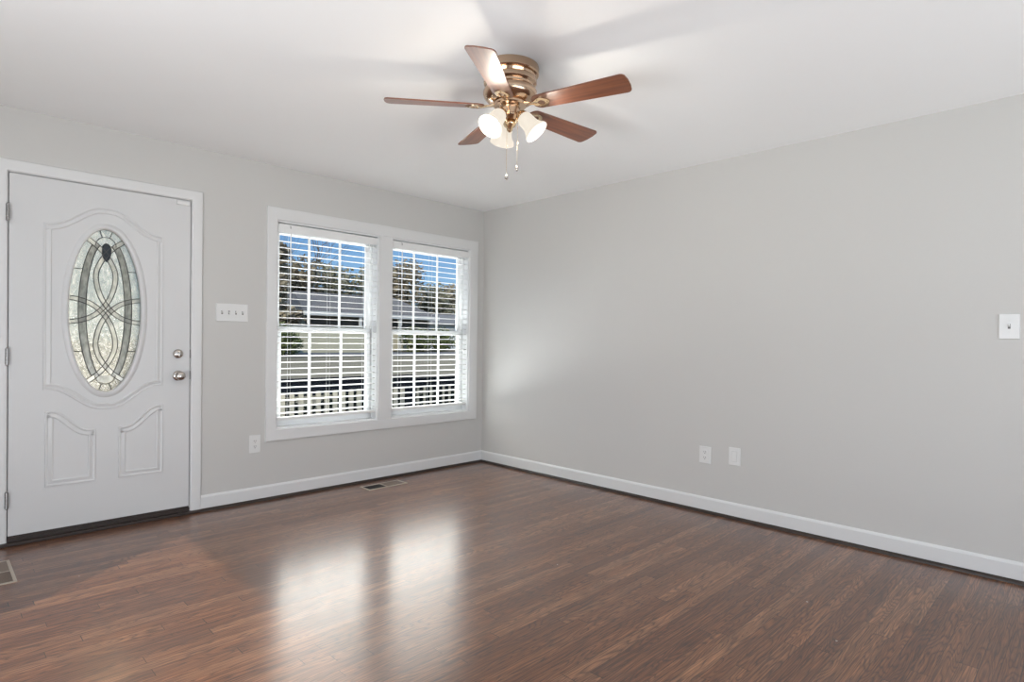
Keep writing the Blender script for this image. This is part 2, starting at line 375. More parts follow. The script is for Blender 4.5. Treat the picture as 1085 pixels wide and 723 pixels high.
# door casing
def casing_prof():                     # (distance from opening edge outward, height)
    return [(0, 0), (0, .010), (.006, .0145), (.052, .0175), (.060, .0165), (.064, .011), (.064, 0)]
b = MB()
ix0, ix1, iz1 = -3.548, -2.613, 2.086
P = casing_prof(); vs = []
for d, h in P: vs += [(ix0-d, -h, .02), (ix0-d, -h, iz1+d), (ix1+d, -h, iz1+d), (ix1+d, -h, .02)]
k = len(P); fs = [(a*4+i, a*4+i+1, (a+1)*4+i+1, (a+1)*4+i) for a in range(k-1) for i in range(3)]
fs += [tuple(a*4 for a in range(k)), tuple(a*4+3 for a in range(k))]
b.add(vs, fs)
b.box(DX0, ix0+.002, 0, .13, 0, DZ1); b.box(ix1-.002, DX1, 0, .13, 0, DZ1); b.box(ix0+.002, ix1-.002, 0, .13, iz1-.002, DZ1)
b.box(ix0+.002, ix0+.014, .048, .13, .04, iz1-.002); b.box(ix1-.014, ix1-.002, .048, .13, .04, iz1-.002); b.box(ix0, ix1, .048, .13, iz1-.014, iz1-.002)
struct(b.build('trim_4', 'trim', smooth=True, angle=20), 'white casing and jamb around the front door', 'door casing')
b = MB(); b.box(ix0-.05, ix1+.06, -.030, -.001, 0, .019); b.box(ix0, ix1, 0, .16, 0, .040)
struct(b.build('trim_5', 'darkwood', bevel=.003), 'dark stained wooden threshold under the front door', 'threshold')

# ------------------------------------------------------------------ front door
lx0, lx1, lz0, lz1 = -3.541, -2.620, .052, 2.080
oc = Vector((-3.087, 1.332)); orx, orz = .1885, .497
door = empty('door_1', ((lx0+lx1)/2, 0, lz0)); struct(door, 'white front door with an oval leaded glass light', 'door')
angs = sorted([2*PI*i/96 for i in range(96)] + [math.atan2(z-oc.y, x-oc.x) % (2*PI) for x in (lx0, lx1) for z in (lz0, lz1)])
inn, out = [], []
for a in angs:
    c, s_ = math.cos(a), math.sin(a)
    r_ = 1/math.sqrt((c/orx)**2+(s_/orz)**2); inn.append((oc.x+c*r_, oc.y+s_*r_))
    ts = []
    if c > 1e-9: ts.append((lx1-oc.x)/c)
    if c < -1e-9: ts.append((lx0-oc.x)/c)
    if s_ > 1e-9: ts.append((lz1-oc.y)/s_)
    if s_ < -1e-9: ts.append((lz0-oc.y)/s_)
    q = min(ts); out.append((oc.x+c*q, oc.y+s_*q))
n = len(angs); vs = [(x, .002, z) for x, z in inn]+[(x, .002, z) for x, z in out]+[(x, .046, z) for x, z in inn]+[(x, .046, z) for x, z in out]
fs = []
for i in range(n):
    j = (i+1) % n
    fs += [(i, j, n+j, n+i), (2*n+i, 2*n+j, 3*n+j, 3*n+i), (i, j, 2*n+j, 2*n+i), (n+i, n+j, 3*n+j, 3*n+i)]
MB().add(vs, fs).build('door_leaf', 'door', door)
prof = [(0, 0), (.002, .0068), (.006, .0080), (.011, .0052), (.0145, .0010), (.018, .0012), (.028, .0068), (.033, .0080), (.037, .0060), (.039, 0)]
def sm(t): return (1-math.cos(PI*max(0, min(1, t))))/2
px0, px1, pz0, pz1, A = -3.391, -2.778, .863, 1.826, .131
path = []
N = 48
for i in range(N+1):
    u = i/N; q = abs(u-.5)*2; path.append((px0+(px1-px0)*u, pz1 + A*sm((.93-q)/.85)))
for i in range(N+1):
    u = 1-i/N; q = abs(u-.5)*2; path.append((px0+(px1-px0)*u, pz0 - A*sm((.93-q)/.85)))
MB().sweep(path, prof, .0025).build('panel_molding', 'door', door, smooth=True, angle=50)
for s_, (a0, a1) in ((1, (-3.380, -3.136)), (-1, (-3.020, -2.774))):
    path = []
    for i in range(31):
        u = i/30; v = u if s_ > 0 else 1-u; path.append((a0+(a1-a0)*u, .738-.120*sm((v-.13)/.74)))
    path += [(a1, .300), (a0, .300)]
    MB().sweep(path, prof, .0025).build('panel_molding', 'door', door, smooth=True, angle=50)
ell = [(oc.x+orx*math.cos(2*PI*i/96), oc.y+orz*math.sin(2*PI*i/96)) for i in range(96)]
MB().sweep(ell, [(.004, -.012), (.003, .004), (-.002, .0095), (-.010, .0115), (-.020, .0090), (-.028, .0035), (-.032, 0)], .0025).build('oval_frame', 'door', door, smooth=True, angle=60)
# glass: built in oval units u,v
def uv(u, v, y): return Vector((oc.x+u*(orx-.002), y, oc.y+v*(orz-.002)))
GY = .020
vs = [uv(math.cos(2*PI*i/96), math.sin(2*PI*i/96), GY) for i in range(96)]; vs2 = [v+Vector((0, .005, 0)) for v in vs]
gl = MB().add(vs+vs2, [tuple(range(96)), tuple(range(96, 192))[::-1]]+[(i, (i+1) % 96, 96+(i+1) % 96, 96+i) for i in range(96)]).build('textured_glass', 'deco', door)
def catmull(P, n=10):
    P = [Vector(p) for p in P]; Q = [2*P[0]-P[1]]+P+[2*P[-1]-P[-2]]; R = []
    for i in range(1, len(Q)-2):
        for k in range(n):
            t_ = k/n; a, b_, c, d = Q[i-1:i+3]
            R.append(.5*((2*b_)+(c-a)*t_+(2*a-5*b_+4*c-d)*t_*t_+(3*b_-a-3*c+d)*t_**3))
    R.append(P[-1]); return R
def inside(p): return ((p.x-oc.x)/orx)**2+((p.z-oc.y)/orz)**2 < 1.0
came = MB()
def came_line(pts, y=GY-.0042, rad=.0026):
    run = []
    for p in pts+[None]:
        if p is not None and inside(p): run.append(Vector((p.x, y, p.z)))
        else:
            if len(run) > 1: came.tube(run, rad, 6)
            run = []
def strip(L, R, y, th=.002):
    vs = []; fs = []
    for a, b_ in zip(L, R): vs += [Vector((a.x, y, a.z)), Vector((b_.x, y, b_.z)), Vector((a.x, y-th, a.z)), Vector((b_.x, y-th, b_.z))]
    for i in range(len(L)-1):
        o = 4*i; fs += [(o, o+1, o+5, o+4), (o+2, o+3, o+7, o+6), (o, o+2, o+6, o+4), (o+1, o+3, o+7, o+5)]
    return vs, fs
rib = MB(); grey = MB()
base_pts = [(-1.08, -.150), (-.72, -.128), (-.38, -.075), (-.08, .030), (.13, .165), (.25, .33), (.26, .46), (.16, .58), (0, .685), (-.24, .79), (-.56, .885)]
for sx in (1, -1):
    for sz in (1, -1):
        cl_ = catmull([uv(u*sx, v*sz, GY) for u, v in base_pts], 8); L, R = [], []
        for i, p in enumerate(cl_):
            d = (cl_[min(i+1, len(cl_)-1)]-cl_[max(i-1, 0)]).normalized(); nrm = Vector((-d.z, 0, d.x)); L.append(p+nrm*.0125); R.append(p-nrm*.0125)
        came_line(L); came_line(R)
        k = [i for i in range(len(cl_)) if inside(L[i]) and inside(R[i])]
        v_, f_ = strip([L[i] for i in k], [R[i] for i in k], GY-.0004*(1+(sx > 0)+2*(sz > 0))); rib.add(v_, f_)
for sx in (1, -1):
    A_, B_ = [], []
    for i in range(41):
        v = -.80+1.6*i/40
        A_.append(uv(sx*.735*math.sqrt(1-(v/.93)**2), v, GY)); B_.append(uv(sx*.53*math.sqrt(max(0, 1-(v/.84)**2)), v, GY))
    came_line(A_); came_line(B_)
    v_, f_ = strip(A_, B_, GY-.0001, .0002); grey.add(v_, f_)
    for v in (.5, -.5): came_line([uv(sx*.735*math.sqrt(1-(v/.93)**2), v, GY), uv(sx*.80, v-.002, GY), uv(sx*.85, v-.004, GY)])
for sz in (1, -1):
    A_ = [uv(.28*math.cos(PI*i/20), sz*(.80+.105*math.sin(PI*i/20)), GY) for i in range(21)]; came_line(A_)
    for u in (-.10, .10): came_line([uv(u, sz*.897, GY), uv(u*1.4, sz*.94, GY), uv(u*1.7, sz*.975, GY)])
v_ = [uv(.25*math.cos(PI*i/20), -(.80+.09*math.sin(PI*i/20)), GY-.0003) for i in range(21)]
grey.add(v_, [tuple(range(21))])
came.tube([uv(.995*math.cos(2*PI*i/96), .998*math.sin(2*PI*i/96), GY-.001) for i in range(97)], .0022, 6)
rib.build('bevelled_glass_ribbon', 'bevelglass', door, fix=False); grey.build('grey_glass_band', 'greyglass', door, fix=False)
came.build('lead_came', 'lead', door, smooth=True)
dj = [(0, .60), (.09, .64), (.13, .70), (.13, .76), (.11, .80), (.06, .825), (0, .835), (-.06, .825), (-.11, .80), (-.13, .76), (-.13, .70), (-.09, .64)]
MB().prism([(u*1.05, v) for u, v in dj], lambda p: uv(p[0]+.02, p[1], GY-.001), lambda p: uv(p[0]*.85+.02, .715+(p[1]-.715)*.9, GY-.006)).build('dark_glass_jewel', 'darkglass', door)
# hardware
def lock(name, x, z, knob):
    b = MB()
    if knob:
        b.lathe([(0, 0), (.033, 0), (.033, -.004), (.028, -.009), (.014, -.012), (.011, -.028), (.016, -.034), (.026, -.040), (.0295, -.050), (.0285, -.060), (.022, -.067), (.010, -.070), (0, -.0705)], (x, .002, z), (0, 1, 0), 32)
    else:
        b.lathe([(0, 0), (.030, 0), (.030, -.006), (.026, -.013), (.021, -.016), (.0, -.0165)], (x, .002, z), (0, 1, 0), 32)
        b.box(x-.004, x+.004, -.032, -.012, z-.014, z+.014)
    return b.build(name, 'nickel', door, smooth=True, angle=40)
lock('deadbolt', -2.690, 1.067, False); lock('door_knob', -2.688, .924, True)
for z in (1.067, .924):
    MB().box(lx1+.001, ix1-.0025, -.0005, .03, z-.028, z+.028).build('latch_plate', 'slot', door)
for z in (1.856, 1.057, .257):
    b = MB()
    for i in range(5): b.tube([(-3.548, -.0165, z-.045+i*.018+.0006), (-3.548, -.0165, z-.045+(i+1)*.018-.0006)], .0085, 12)
    b.ball((-3.548, -.0165, z+.047), .006, 10); b.ball((-3.548, -.0165, z-.047), .006, 10)
    b.box(-3.5475, -3.5415, -.0165, .03, z-.045, z+.045)
    b.build('hinge', 'hinge', door, smooth=True)
b = MB(); b.prism([(0, 0), (.078, 0), (.078, .030), (0, .030)], lambda p: (-2.706+p[0], .0015, 2.044+p[1]), lambda p: (-2.703+p[0]*.93, -.012, 2.046+p[1]*.85))
b.build('contact_sensor', 'plate', door, bevel=.002)
MB().box(lx0, lx1, .004, .044, .041, .0515).build('door_sweep', 'darkwood', door)

# ------------------------------------------------------------------ windows
b = MB()
ox0, ox1, oz0, oz1 = -2.117, -.086, .424, 2.137
T = .017
def rect_casing(b, outer, holes, y1, y0):
    xs = sorted({outer[0], outer[1], *[h[0] for h in holes], *[h[1] for h in holes]}); zs = sorted({outer[2], outer[3], *[h[2] for h in holes], *[h[3] for h in holes]})
    for i in range(len(xs)-1):
        for j in range(len(zs)-1):
            cx_, cz_ = (xs[i]+xs[i+1])/2, (zs[j]+zs[j+1])/2
            if any(h[0] < cx_ < h[1] and h[2] < cz_ < h[3] for h in holes): continue
            b.box(xs[i], xs[i+1], y0, y1, zs[j], zs[j+1])
def frame_prism(b, x0, x1, z0, z1, prof, y=0):
    # mitred frame, profile (outward distance, height)
    vs = []
    for d, h in prof: vs += [(x0-d, y-h, z0-d), (x1+d, y-h, z0-d), (x1+d, y-h, z1+d), (x0-d, y-h, z1+d)]
    k = len(prof); b.add(vs, [(a*4+i, a*4+(i+1) % 4, (a+1)*4+(i+1) % 4, (a+1)*4+i) for a in range(k-1) for i in range(4)])
ox = (WX[0][0], WX[1][1])
dW = ox[0]-ox0; dT = oz1-WZ1; dB = WZ0-oz0
# outer mitred casing, slightly different widths each side -> scale per side
prof = [(0, .0), (0, .011), (.06, .0150), (.90, .0185), (.975, .0165), (1, .010), (1, 0)]
vs = []
for d, h in prof: vs += [(ox[0]-dW*d, -h, WZ0-dB*d), (ox[1]+(ox1-ox[1])*d, -h, WZ0-dB*d), (ox[1]+(ox1-ox[1])*d, -h, WZ1+dT*d), (ox[0]-dW*d, -h, WZ1+dT*d)]
k = len(prof); b.add(vs, [(a*4+i, a*4+(i+1) % 4, (a+1)*4+(i+1) % 4, (a+1)*4+i) for a in range(k-1) for i in range(4)])
b.box(WX[0][1], WX[1][0], -.0165, -.0005, WZ0-.001, WZ1+.001)
struct(b.build('trim_6', 'trim', fix=True, smooth=True, angle=18), 'white flat casing and centre mullion around the double window', 'window casing')

for wi, (x0, x1) in enumerate(WX):
    z0, z1 = WZ0, WZ1
    root = empty('window_%d' % (wi+1), ((x0+x1)/2, .07, z0)); struct(root, ('left' if wi == 0 else 'right, nearer the corner')+' double-hung window unit with white grilles', 'window')
    # jamb liner
    b = MB(); b.box(x0, x0+.010, .0005, .15, z0, z1); b.box(x1-.010, x1, .0005, .15, z0, z1); b.box(x0+.01, x1-.01, .0005, .15, z1-.010, z1)
    b.box(x0+.01, x1-.01, .0005, .17, z0, z0+.012)
    b.box(x0+.010, x0+.030, .072, .15, z0+.012, z1-.01); b.box(x1-.030, x1-.010, .072, .15, z0+.012, z1-.01); b.box(x0+.03, x1-.03, .072, .15, z1-.040, z1-.01)
    b.build('jamb', 'vinyl', root, fix=False)
    def sash(a0, a1, c0, c1, y0, y1, sw, rb, rt, mun):
        f = MB(); f.box(a0, a0+sw, y0, y1, c0, c1); f.box(a1-sw, a1, y0, y1, c0, c1); f.box(a0+sw, a1-sw, y0, y1, c0, c0+rb); f.box(a0+sw, a1-sw, y0, y1, c1-rt, c1)
        fr = f.build('sash_frame', 'vinyl', root, fix=False)
        ym = (y0+y1)/2
        MB().box(a0+sw-.003, a1-sw+.003, ym-.002, ym+.002, c0+rb-.003, c1-rt+.003).build('pane', 'glass', fr)
        g = MB()
        for m_ in mun: g.box(m_-.0095, m_+.0095, ym-.009, ym-.0025, c0+rb, c1-rt)
        g.build('grille', 'vinyl', fr, fix=False)
    w_ = x1-x0
    sash(x0+.022, x1-.022, 1.228, z1-.034, .098, .124, .040, .040, .040, (x0+.5*w_-.131, x0+.5*w_+.131))
    sash(x0+.022, x1-.022, z0+.012, 1.262, .072, .097, .046, .050, .036, (x0+.5*w_-.134, x0+.5*w_+.134))
    MB().box((x0+x1)/2-.03, (x0+x1)/2+.03, .066, .073, 1.262-.018, 1.262-.004).build('sash_lock', 'vinyl', root, bevel=.002)
    # blind: hangs in the opening, one thing
    lab = ('white horizontal blind with open slats in the left window', 'white horizontal blind with open slats in the right window, nearer the corner')[wi]
    bl = tag(empty('window_blind', ((x0+x1)/2, .035, z1-.06)), lab, 'blind', 'open blinds in the double window')
    a0, a1 = x0+.012, x1-.012
    b = MB(); b.box(a0, a1, .006, .062, z1-.060, z1-.024); b.build('headrail', 'blind', bl, bevel=.002)
    MB().box(a0-.001, a1+.001, -.002, .0045, z1-.080, z1-.021).build('valance', 'blind', bl, bevel=.002)
    b = MB(); pitch = .0475; ztop = z1-.095; tilt = math.radians(-4)
    ns = int((ztop-(z0+.075))/pitch)+1
    for i in range(ns):
        zc = ztop-i*pitch; pr = []
        for j in range(7):
            s_ = (j/6-.5)*.048; pr.append((s_*math.cos(tilt), -s_*math.sin(tilt)+.0018*(1-(j/3-1)**2)))
        pr += [(p[0], p[1]-.0028) for p in reversed(pr)]
        b.prism(pr, lambda p: (a0+.002, .034+p[0], zc+p[1]), lambda p: (a1-.002, .034+p[0], zc+p[1]))
    b.build('slats', 'blind', bl, fix=False)
    zb = ztop-(ns-1)*pitch-.035
    MB().box(a0+.002, a1-.002, .010, .058, zb-.018, zb+.004).build('bottom_rail', 'blind', bl, bevel=.003)
    b = MB()
    for cxp in (a0+.10, (a0+a1)/2, a1-.10):
        for cy in (.0085, .0595): b.tube([(cxp, cy, z1-.06), (cxp, cy, zb)], .0007, 5)
    b.build('ladder_cord', 'cord', bl, fix=False)
    wx = x0+.100
    b = MB(); b.tube([(wx, -.002, z1-.085), (wx, -.009, z1-.10), (wx, -.009, 1.365 if wi == 0 else 1.30)], .0045, 8)
    b.build('tilt_wand', 'vinyl', bl, smooth=True)
    b = MB(); b.tube([(wx, .004, z1-.028), (wx, -.006, z1-.034), (wx, -.007, z1-.050)], .003, 8); b.build('wand_hook', 'hinge', bl, smooth=True)

# ------------------------------------------------------------------ wall plates
def plate(name, mapf, w_, h_, label, cat, kind_, count=1, group=None):
    # local: a along the wall, b up, c out from wall
    root = empty(name, mapf(0, 0, 0)); tag(root, label, cat, group)
    pr = [(-w_/2, -h_/2), (w_/2, -h_/2), (w_/2, h_/2), (-w_/2, h_/2)]
    MB().prism(pr, lambda p: mapf(p[0], p[1], .0003), lambda p: mapf(p[0]*.965, p[1]*.975, .0062)).build('cover_plate', 'plate', root, bevel=.0015)
    def bx(a0, a1, b0, b1, c0, c1, nm, mt, par=root, bev=0):
        ps = [(a0, b0), (a1, b0), (a1, b1), (a0, b1)]
        return MB().prism(ps, lambda p: mapf(p[0], p[1], c0), lambda p: mapf(p[0], p[1], c1)).build(nm, mt, par, bevel=bev)
    if kind_ == 'toggle':
        for i in range(count):
            a = (i-(count-1)/2)*.046
            bx(a-.0052, a+.0052, -.012, .012, .006, .0066, 'switch_slot', 'slot')
            up = 1 if i != 1 else -1
            ps = [(a-.0042, -.004), (a+.0042, -.004), (a+.0042, .006), (a-.0042, .006)]
            MB().prism(ps, lambda p: mapf(p[0], p[1]*1.1, .006), lambda p: mapf(a+(p[0]-a)*.8, p[1]*.7+up*.007, .018)).build('toggle', 'plate', root, bevel=.0008)
            for z in (.030, -.030): MB().lathe([(0, .0062), (.0032, .0062), (.0028, .0074), (0, .0078)], mapf(a, z, 0), Vector(mapf(0, 0, 1))-Vector(mapf(0, 0, 0)), 10).build('screw', 'plate', root, smooth=True)
    elif kind_ == 'outlet':
        for z in (.0195, -.0195):
            ps = [(.0165*max(-.86, min(.86, math.cos(2*PI*i/24)))/.86*1.0, .0145*math.sin(2*PI*i/24)) for i in range(24)]
            f = MB().prism(ps, lambda p: mapf(p[0], z+p[1], .005), lambda p: mapf(p[0], z+p[1], .0085)).build('socket', 'plate', root)
            sb = MB()
            for a in (-.0064, .0064):
                sb.prism([(a-.0014, z-.001), (a+.0014, z-.001), (a+.0014, z+.0085), (a-.0014, z+.0085)], lambda p: mapf(p[0], p[1], .0084), lambda p: mapf(p[0], p[1], .0090))
            sb.prism([(.0028*math.cos(2*PI*i/12), z-.0075+.0028*math.sin(2*PI*i/12)) for i in range(12)], lambda p: mapf(p[0], p[1], .0084), lambda p: mapf(p[0], p[1], .0090))
            sb.build('slots', 'slot', f, fix=False)
        MB().lathe([(0, .0062), (.003, .0062), (.0026, .0074), (0, .0078)], mapf(0, 0, 0), Vector(mapf(0, 0, 1))-Vector(mapf(0, 0, 0)), 10).build('screw', 'plate', root, smooth=True)
    elif kind_ == 'rocker':
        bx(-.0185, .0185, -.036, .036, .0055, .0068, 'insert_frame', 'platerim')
        ps = [(-.0160, -.0325), (.0160, -.0325), (.0160, .0325), (-.0160, .0325)]
        MB().prism(ps, lambda p: mapf(p[0], p[1], .006), lambda p: mapf(p[0], p[1]*.99, .0085+.003*(p[1] < 0))).build('insert', 'plate', root, bevel=.0008)
    return root
fr = lambda cx_, cz_: (lambda a, b_, c: Vector((cx_+a, -c, cz_+b_)))
rt = lambda cy_, cz_: (lambda a, b_, c: Vector((-c, cy_-a, cz_+b_)))
plate('light_switch', fr(-2.351, 1.352), .216, .124, 'wide white four-toggle switch plate between door and window', 'light switch', 'toggle', 4)
plate('wall_outlet', fr(-2.190, .417), .080, .130, 'white duplex outlet under the lower left window corner', 'outlet', 'outlet')
plate('wall_outlet', rt(-2.337, .401), .086, .118, 'white duplex outlet low on the right wall, left of the blank insert plate', 'outlet', 'outlet')
plate('wall_plate', rt(-2.548, .420), .082, .120, 'white plate with plain rectangular insert low on the right wall', 'wall plate', 'rocker')
plate('light_switch', rt(-3.955, 1.283), .084, .128, 'white single toggle switch plate at the right edge of the right wall', 'light switch', 'toggle', 1)

# ------------------------------------------------------------------ floor registers
def register(x0, x1, y0, y1, label, along_x, closed):
    root = tag(empty('floor_register', ((x0+x1)/2, (y0+y1)/2, 0)), label, 'floor register', 'floor registers')
    f = .013; b = MB(); z = .0048
    b.box(x0, x1, y0, y0+f, .0003, z); b.box(x0, x1, y1-f, y1, .0003, z); b.box(x0, x0+f, y0+f, y1-f, .0003, z); b.box(x1-f, x1, y0+f, y1-f, .0003, z)
    if along_x: m_ = (x0+x1)/2-.002; b.box(m_-.005, m_+.005, y0+f, y1-f, .0003, z-.0006)
    else: m_ = (y0+y1)/2; b.box(x0+f, x1-f, m_-.005, m_+.005, .0003, z-.0006)
    b.build('register_frame', 'register', root, fix=False)
    MB().box(x0+f, x1-f, y0+f, y1-f, .0003, .0008).build('duct_shadow', 'hole', root)  # near-black sheet, paints the shade inside the duct
    b = MB()
    if along_x:
        n = 22
        for i in range(n):
            xx = m_+.005+(x1-f-m_-.005)*(i+.5)/n if i < n else 0
            b.box(xx-.0032, xx+.0032, y0+f, y1-f, .0010, z-.001)
    else:
        n = 26
        for i in range(n):
            yy = y0+f+(m_-.005-y0-f)*(i+.5)/n
            b.box(x0+f, x1-f, yy-.0022, yy+.0022, .0010, z-.001)
            yy = m_+.005+(y1-f-m_-.005)*(i+.5)/n
            b.box(x0+f, x1-f, yy-.0032, yy+.0032, .0010, z-.001)
    b.build('register_fin', 'regfin', root, fix=False)
register(-1.415, -1.060, -.275, -.133, 'beige metal floor register, half open, beneath the double window', True, .5)
register(-3.700, -3.556, -.660, -.288, 'beige-framed brown floor register in front of the door at the left edge', False, 1)

# ------------------------------------------------------------------ ceiling fan
FX, FY = -1.956, -2.340
fan = tag(empty('ceiling_fan', (FX, FY, CH)), 'antique brass ceiling fan with five brown blades and three lit glass shades', 'ceiling fan')
ax = lambda z: z
MB().lathe([(0, CH-.0005), (.131, CH-.0005), (.133, 2.432), (.132, 2.405), (.128, 2.400), (.117, 2.397), (.113, 2.388), (.114, 2.384), (.121, 2.381), (.123, 2.374), (.122, 2.362), (.117, 2.358), (.110, 2.352), (.109, 2.345),
            (.113, 2.341), (.119, 2.336), (.124, 2.326), (.124, 2.312), (.119, 2.300), (.108, 2.287), (.093, 2.279), (.080, 2.276), (0, 2.276)], (FX, FY, 0), n=56).build('motor_housing', 'brass', fan, smooth=True, angle=28)
MB().lathe([(0, 2.2765), (.074, 2.2765), (.078, 2.272), (.078, 2.264), (.073, 2.259), (.050, 2.258), (.046, 2.254), (.0455, 2.222), (.048, 2.219), (.048, 2.212), (.040, 2.205), (.030, 2.196), (0, 2.194)], (FX, FY, 0), n=48).build('switch_housing', 'brass', fan, smooth=True, angle=28)
MB().lathe([(.018, 2.1945), (.026, 2.190), (.030, 2.180), (.026, 2.170), (.016, 2.163), (.012, 2.150), (.006, 2.143), (0, 2.142)], (FX, FY, 0), n=28).build('light_kit_hub', 'brasslt', fan, smooth=True, angle=40)
PH, PT = 2.4736, -.21
ZB = 2.257-CH
def blade_outline():
    pts = []
    r_in, r_out, w_in, w_out = .118, .567, .047, .0620
    def corner(cx_, cy_, r, a0, a1, n=7): return [(cx_+r*math.cos(a0+(a1-a0)*i/n), cy_+r*math.sin(a0+(a1-a0)*i/n)) for i in range(n+1)]
    pts += corner(r_out-.022, w_out-.022, .022, PI/2, 0)
    pts += [(r_out+.004, .02), (r_out+.004, -.02)]
    pts += corner(r_out-.022, -w_out+.022, .022, 0, -PI/2)
    pts += corner(r_in+.036, -w_in+.036, .036, -PI/2, -PI)
    pts += corner(r_in+.036, w_in-.036, .036, PI, PI/2)
    return pts
def pz(x, y, dz): return Vector((x, y*math.cos(PT)-dz*math.sin(PT), y*math.sin(PT)+dz*math.cos(PT)))
bl0 = MB().prism(blade_outline(), lambda p: pz(p[0], p[1], -.003), lambda p: pz(p[0], p[1], .003)).build('fan_blade', 'blade', None, bevel=.0012)
# bracket: arm from the hub widening to a pierced plate under the blade root
b = MB()
outer = [(.205, 0), (.196, .014), (.183, .027), (.165, .034), (.148, .030), (.132, .018), (.118, .010), (.100, .009), (.076, .012)]
outer = outer + [(x, -y) for x, y in reversed(outer[1:])]
hole = [(.162+.017*math.cos(2*PI*i/17+.0), .0165*math.sin(2*PI*i/17)) for i in range(17)]
def bz(x): return 0 if x > .125 else .006*(.125-x)/.05
k = len(outer)
# match the hole vertices to the outline
hole = [(.164+.0165*math.cos(math.atan2(y, x-.150)), .0165*math.sin(math.atan2(y, x-.150))) for x, y in outer]
hole = [(min(x, .185), y) for x, y in hole]
vs = []
for dz in (-.0034, -.0080):
    for lst in (outer, hole):
        for x, y in lst:
            s_ = max(0, min(1, (x-.08)/.05)); p = pz(x, y*(1 if x > .1 else 1), dz); q = Vector((x, y, .008)); p = q.lerp(p, s_) if dz > -.005 else (q-Vector((0, 0, .005))).lerp(p, s_); vs.append(p)
fs = []
for i in range(k):
    j = (i+1) % k
    fs += [(i, j, k+j, k+i), (2*k+i, 2*k+j, 3*k+j, 3*k+i), (i, j, 2*k+j, 2*k+i), (k+i, k+j, 3*k+j, 3*k+i)]
b.add(vs, fs)
for x, y in ((.192, 0), (.150, .022), (.150, -.022)):
    c_ = pz(x, y, -.008); b.ball(c_, .0042, 10, (1, 1, .6))
br0 = b.build('blade_bracket', 'brasslt', None, smooth=True, angle=40)
for k in range(5):
    if k == 0: o, br = bl0, br0
    else:
        o = bl0.copy(); col.objects.link(o); br = br0.copy(); col.objects.link(br)
    o.parent = fan; o.location = (0, 0, ZB); o.rotation_euler = (0, 0, PH+2*PI*k/5); br.parent = o
# light kit: three arms with bell shades
for k, az_ in enumerate((182, 302, 62)):
    a = math.radians(az_); d = Vector((math.cos(a), math.sin(a), 0)); O = Vector((FX, FY, 0))
    neck = O+d*.056+Vector((0, 0, 2.216)); mouth = O+d*.128+Vector((0, 0, 2.134)); axv = (mouth-neck).normalized()
    b = MB(); b.tube([O+d*.02+Vector((0, 0, 2.180)), O+d*.034+Vector((0, 0, 2.196)), O+d*.040+Vector((0, 0, 2.214)), neck-axv*.012], .0075, 12)
    b.lathe([(0, -.016), (.016, -.016), (.022, -.010), (.027, 0), (.0275, .008), (.024, .008), (0, .0)], neck, axv, 24)
    arm = b.build('lamp_arm', 'brasslt', fan, smooth=True, angle=40)
    L = (mouth-neck).length
    pr_o = [(.0235, .002), (.030, .010), (.0345, .022), (.0365, .040), (.0375, .058), (.041, .074), (.048, .088), (.0560, .098), (.0585, L)]
    pr_i = [(r-.003, z) for r, z in reversed(pr_o)]; pr_i[0] = (.0555, L-.001)
    sh = MB().lathe(pr_o+pr_i, neck, axv, 36, close=True).build('lamp_shade', 'shade', fan, smooth=True, angle=70)
    b = MB(); b.lathe([(0, .002), (.012, .002), (.013, .018), (.018, .030), (.0245, .045), (.0255, .055), (.022, .068), (.012, .077), (0, .079)], neck, axv, 20)
    b.build('bulb', 'bulb', sh, smooth=True)
    light('bulb_light', 'POINT', tuple(neck+axv*.128-Vector((FX, FY, CH))), FAN_W, (1, .92, .80), .02, parent=fan)
# pull chains
right = Vector((.709, -.705, 0))
for off, zt, z1_, sc in ((.036, 2.225, 1.965, .0068), (-.012, 2.215, 1.925, .0085)):
    p = Vector((FX, FY, 0))+right*off-Vector((.7, .7, 0))*.046
    top = p+Vector((0, 0, zt)); q = MB()
    q.tube([top, p+Vector((0, 0, z1_+.012))], .0006, 6)
    zz = zt
    while zz > z1_+.014: q.ball(p+Vector((0, 0, zz)), .0015, 6); zz -= .0055
    ch = q.build('pull_chain', 'brasslt', fan, smooth=True)
    MB().lathe([(0, .014), (.25*sc, .013), (.35*sc, .009), (.8*sc, .003), (sc, -.004), (.85*sc, -.010), (.35*sc, -.0135), (0, -.014)], p+Vector((0, 0, z1_)), n=16).build('chain_pull', 'nickel', ch, smooth=True)

# ------------------------------------------------------------------ outdoors
def gz(y): return -.62 if y < 5 else min(.46, -.62+(y-5)*.045)
def ground(name, x0, x1, y0, y1, dz, m_, label, cat, n=24):
    vs = []; 
    for i in range(n+1):
        y = y0+(y1-y0)*i/n; vs += [(x0, y, gz(y)+dz), (x1, y, gz(y)+dz)]
    return struct(MB().add(vs, [(2*i, 2*i+1, 2*i+3, 2*i+2) for i in range(n)]).build(name, m_), label, cat)
ground('lawn', -60, 110, .2, 120, 0, 'lawn', 'tan dormant lawn outside the windows', 'lawn', 80)
ground('street', -60, 110, 24.5, 27.5, .02, 'asphalt', 'grey street beyond the lawn', 'street', 4)
struct(MB().box(-4.6, 1.72, .20, 2.10, -.62, -.17).build('porch_deck', 'deck'), 'dark painted porch deck outside the window', 'porch deck')
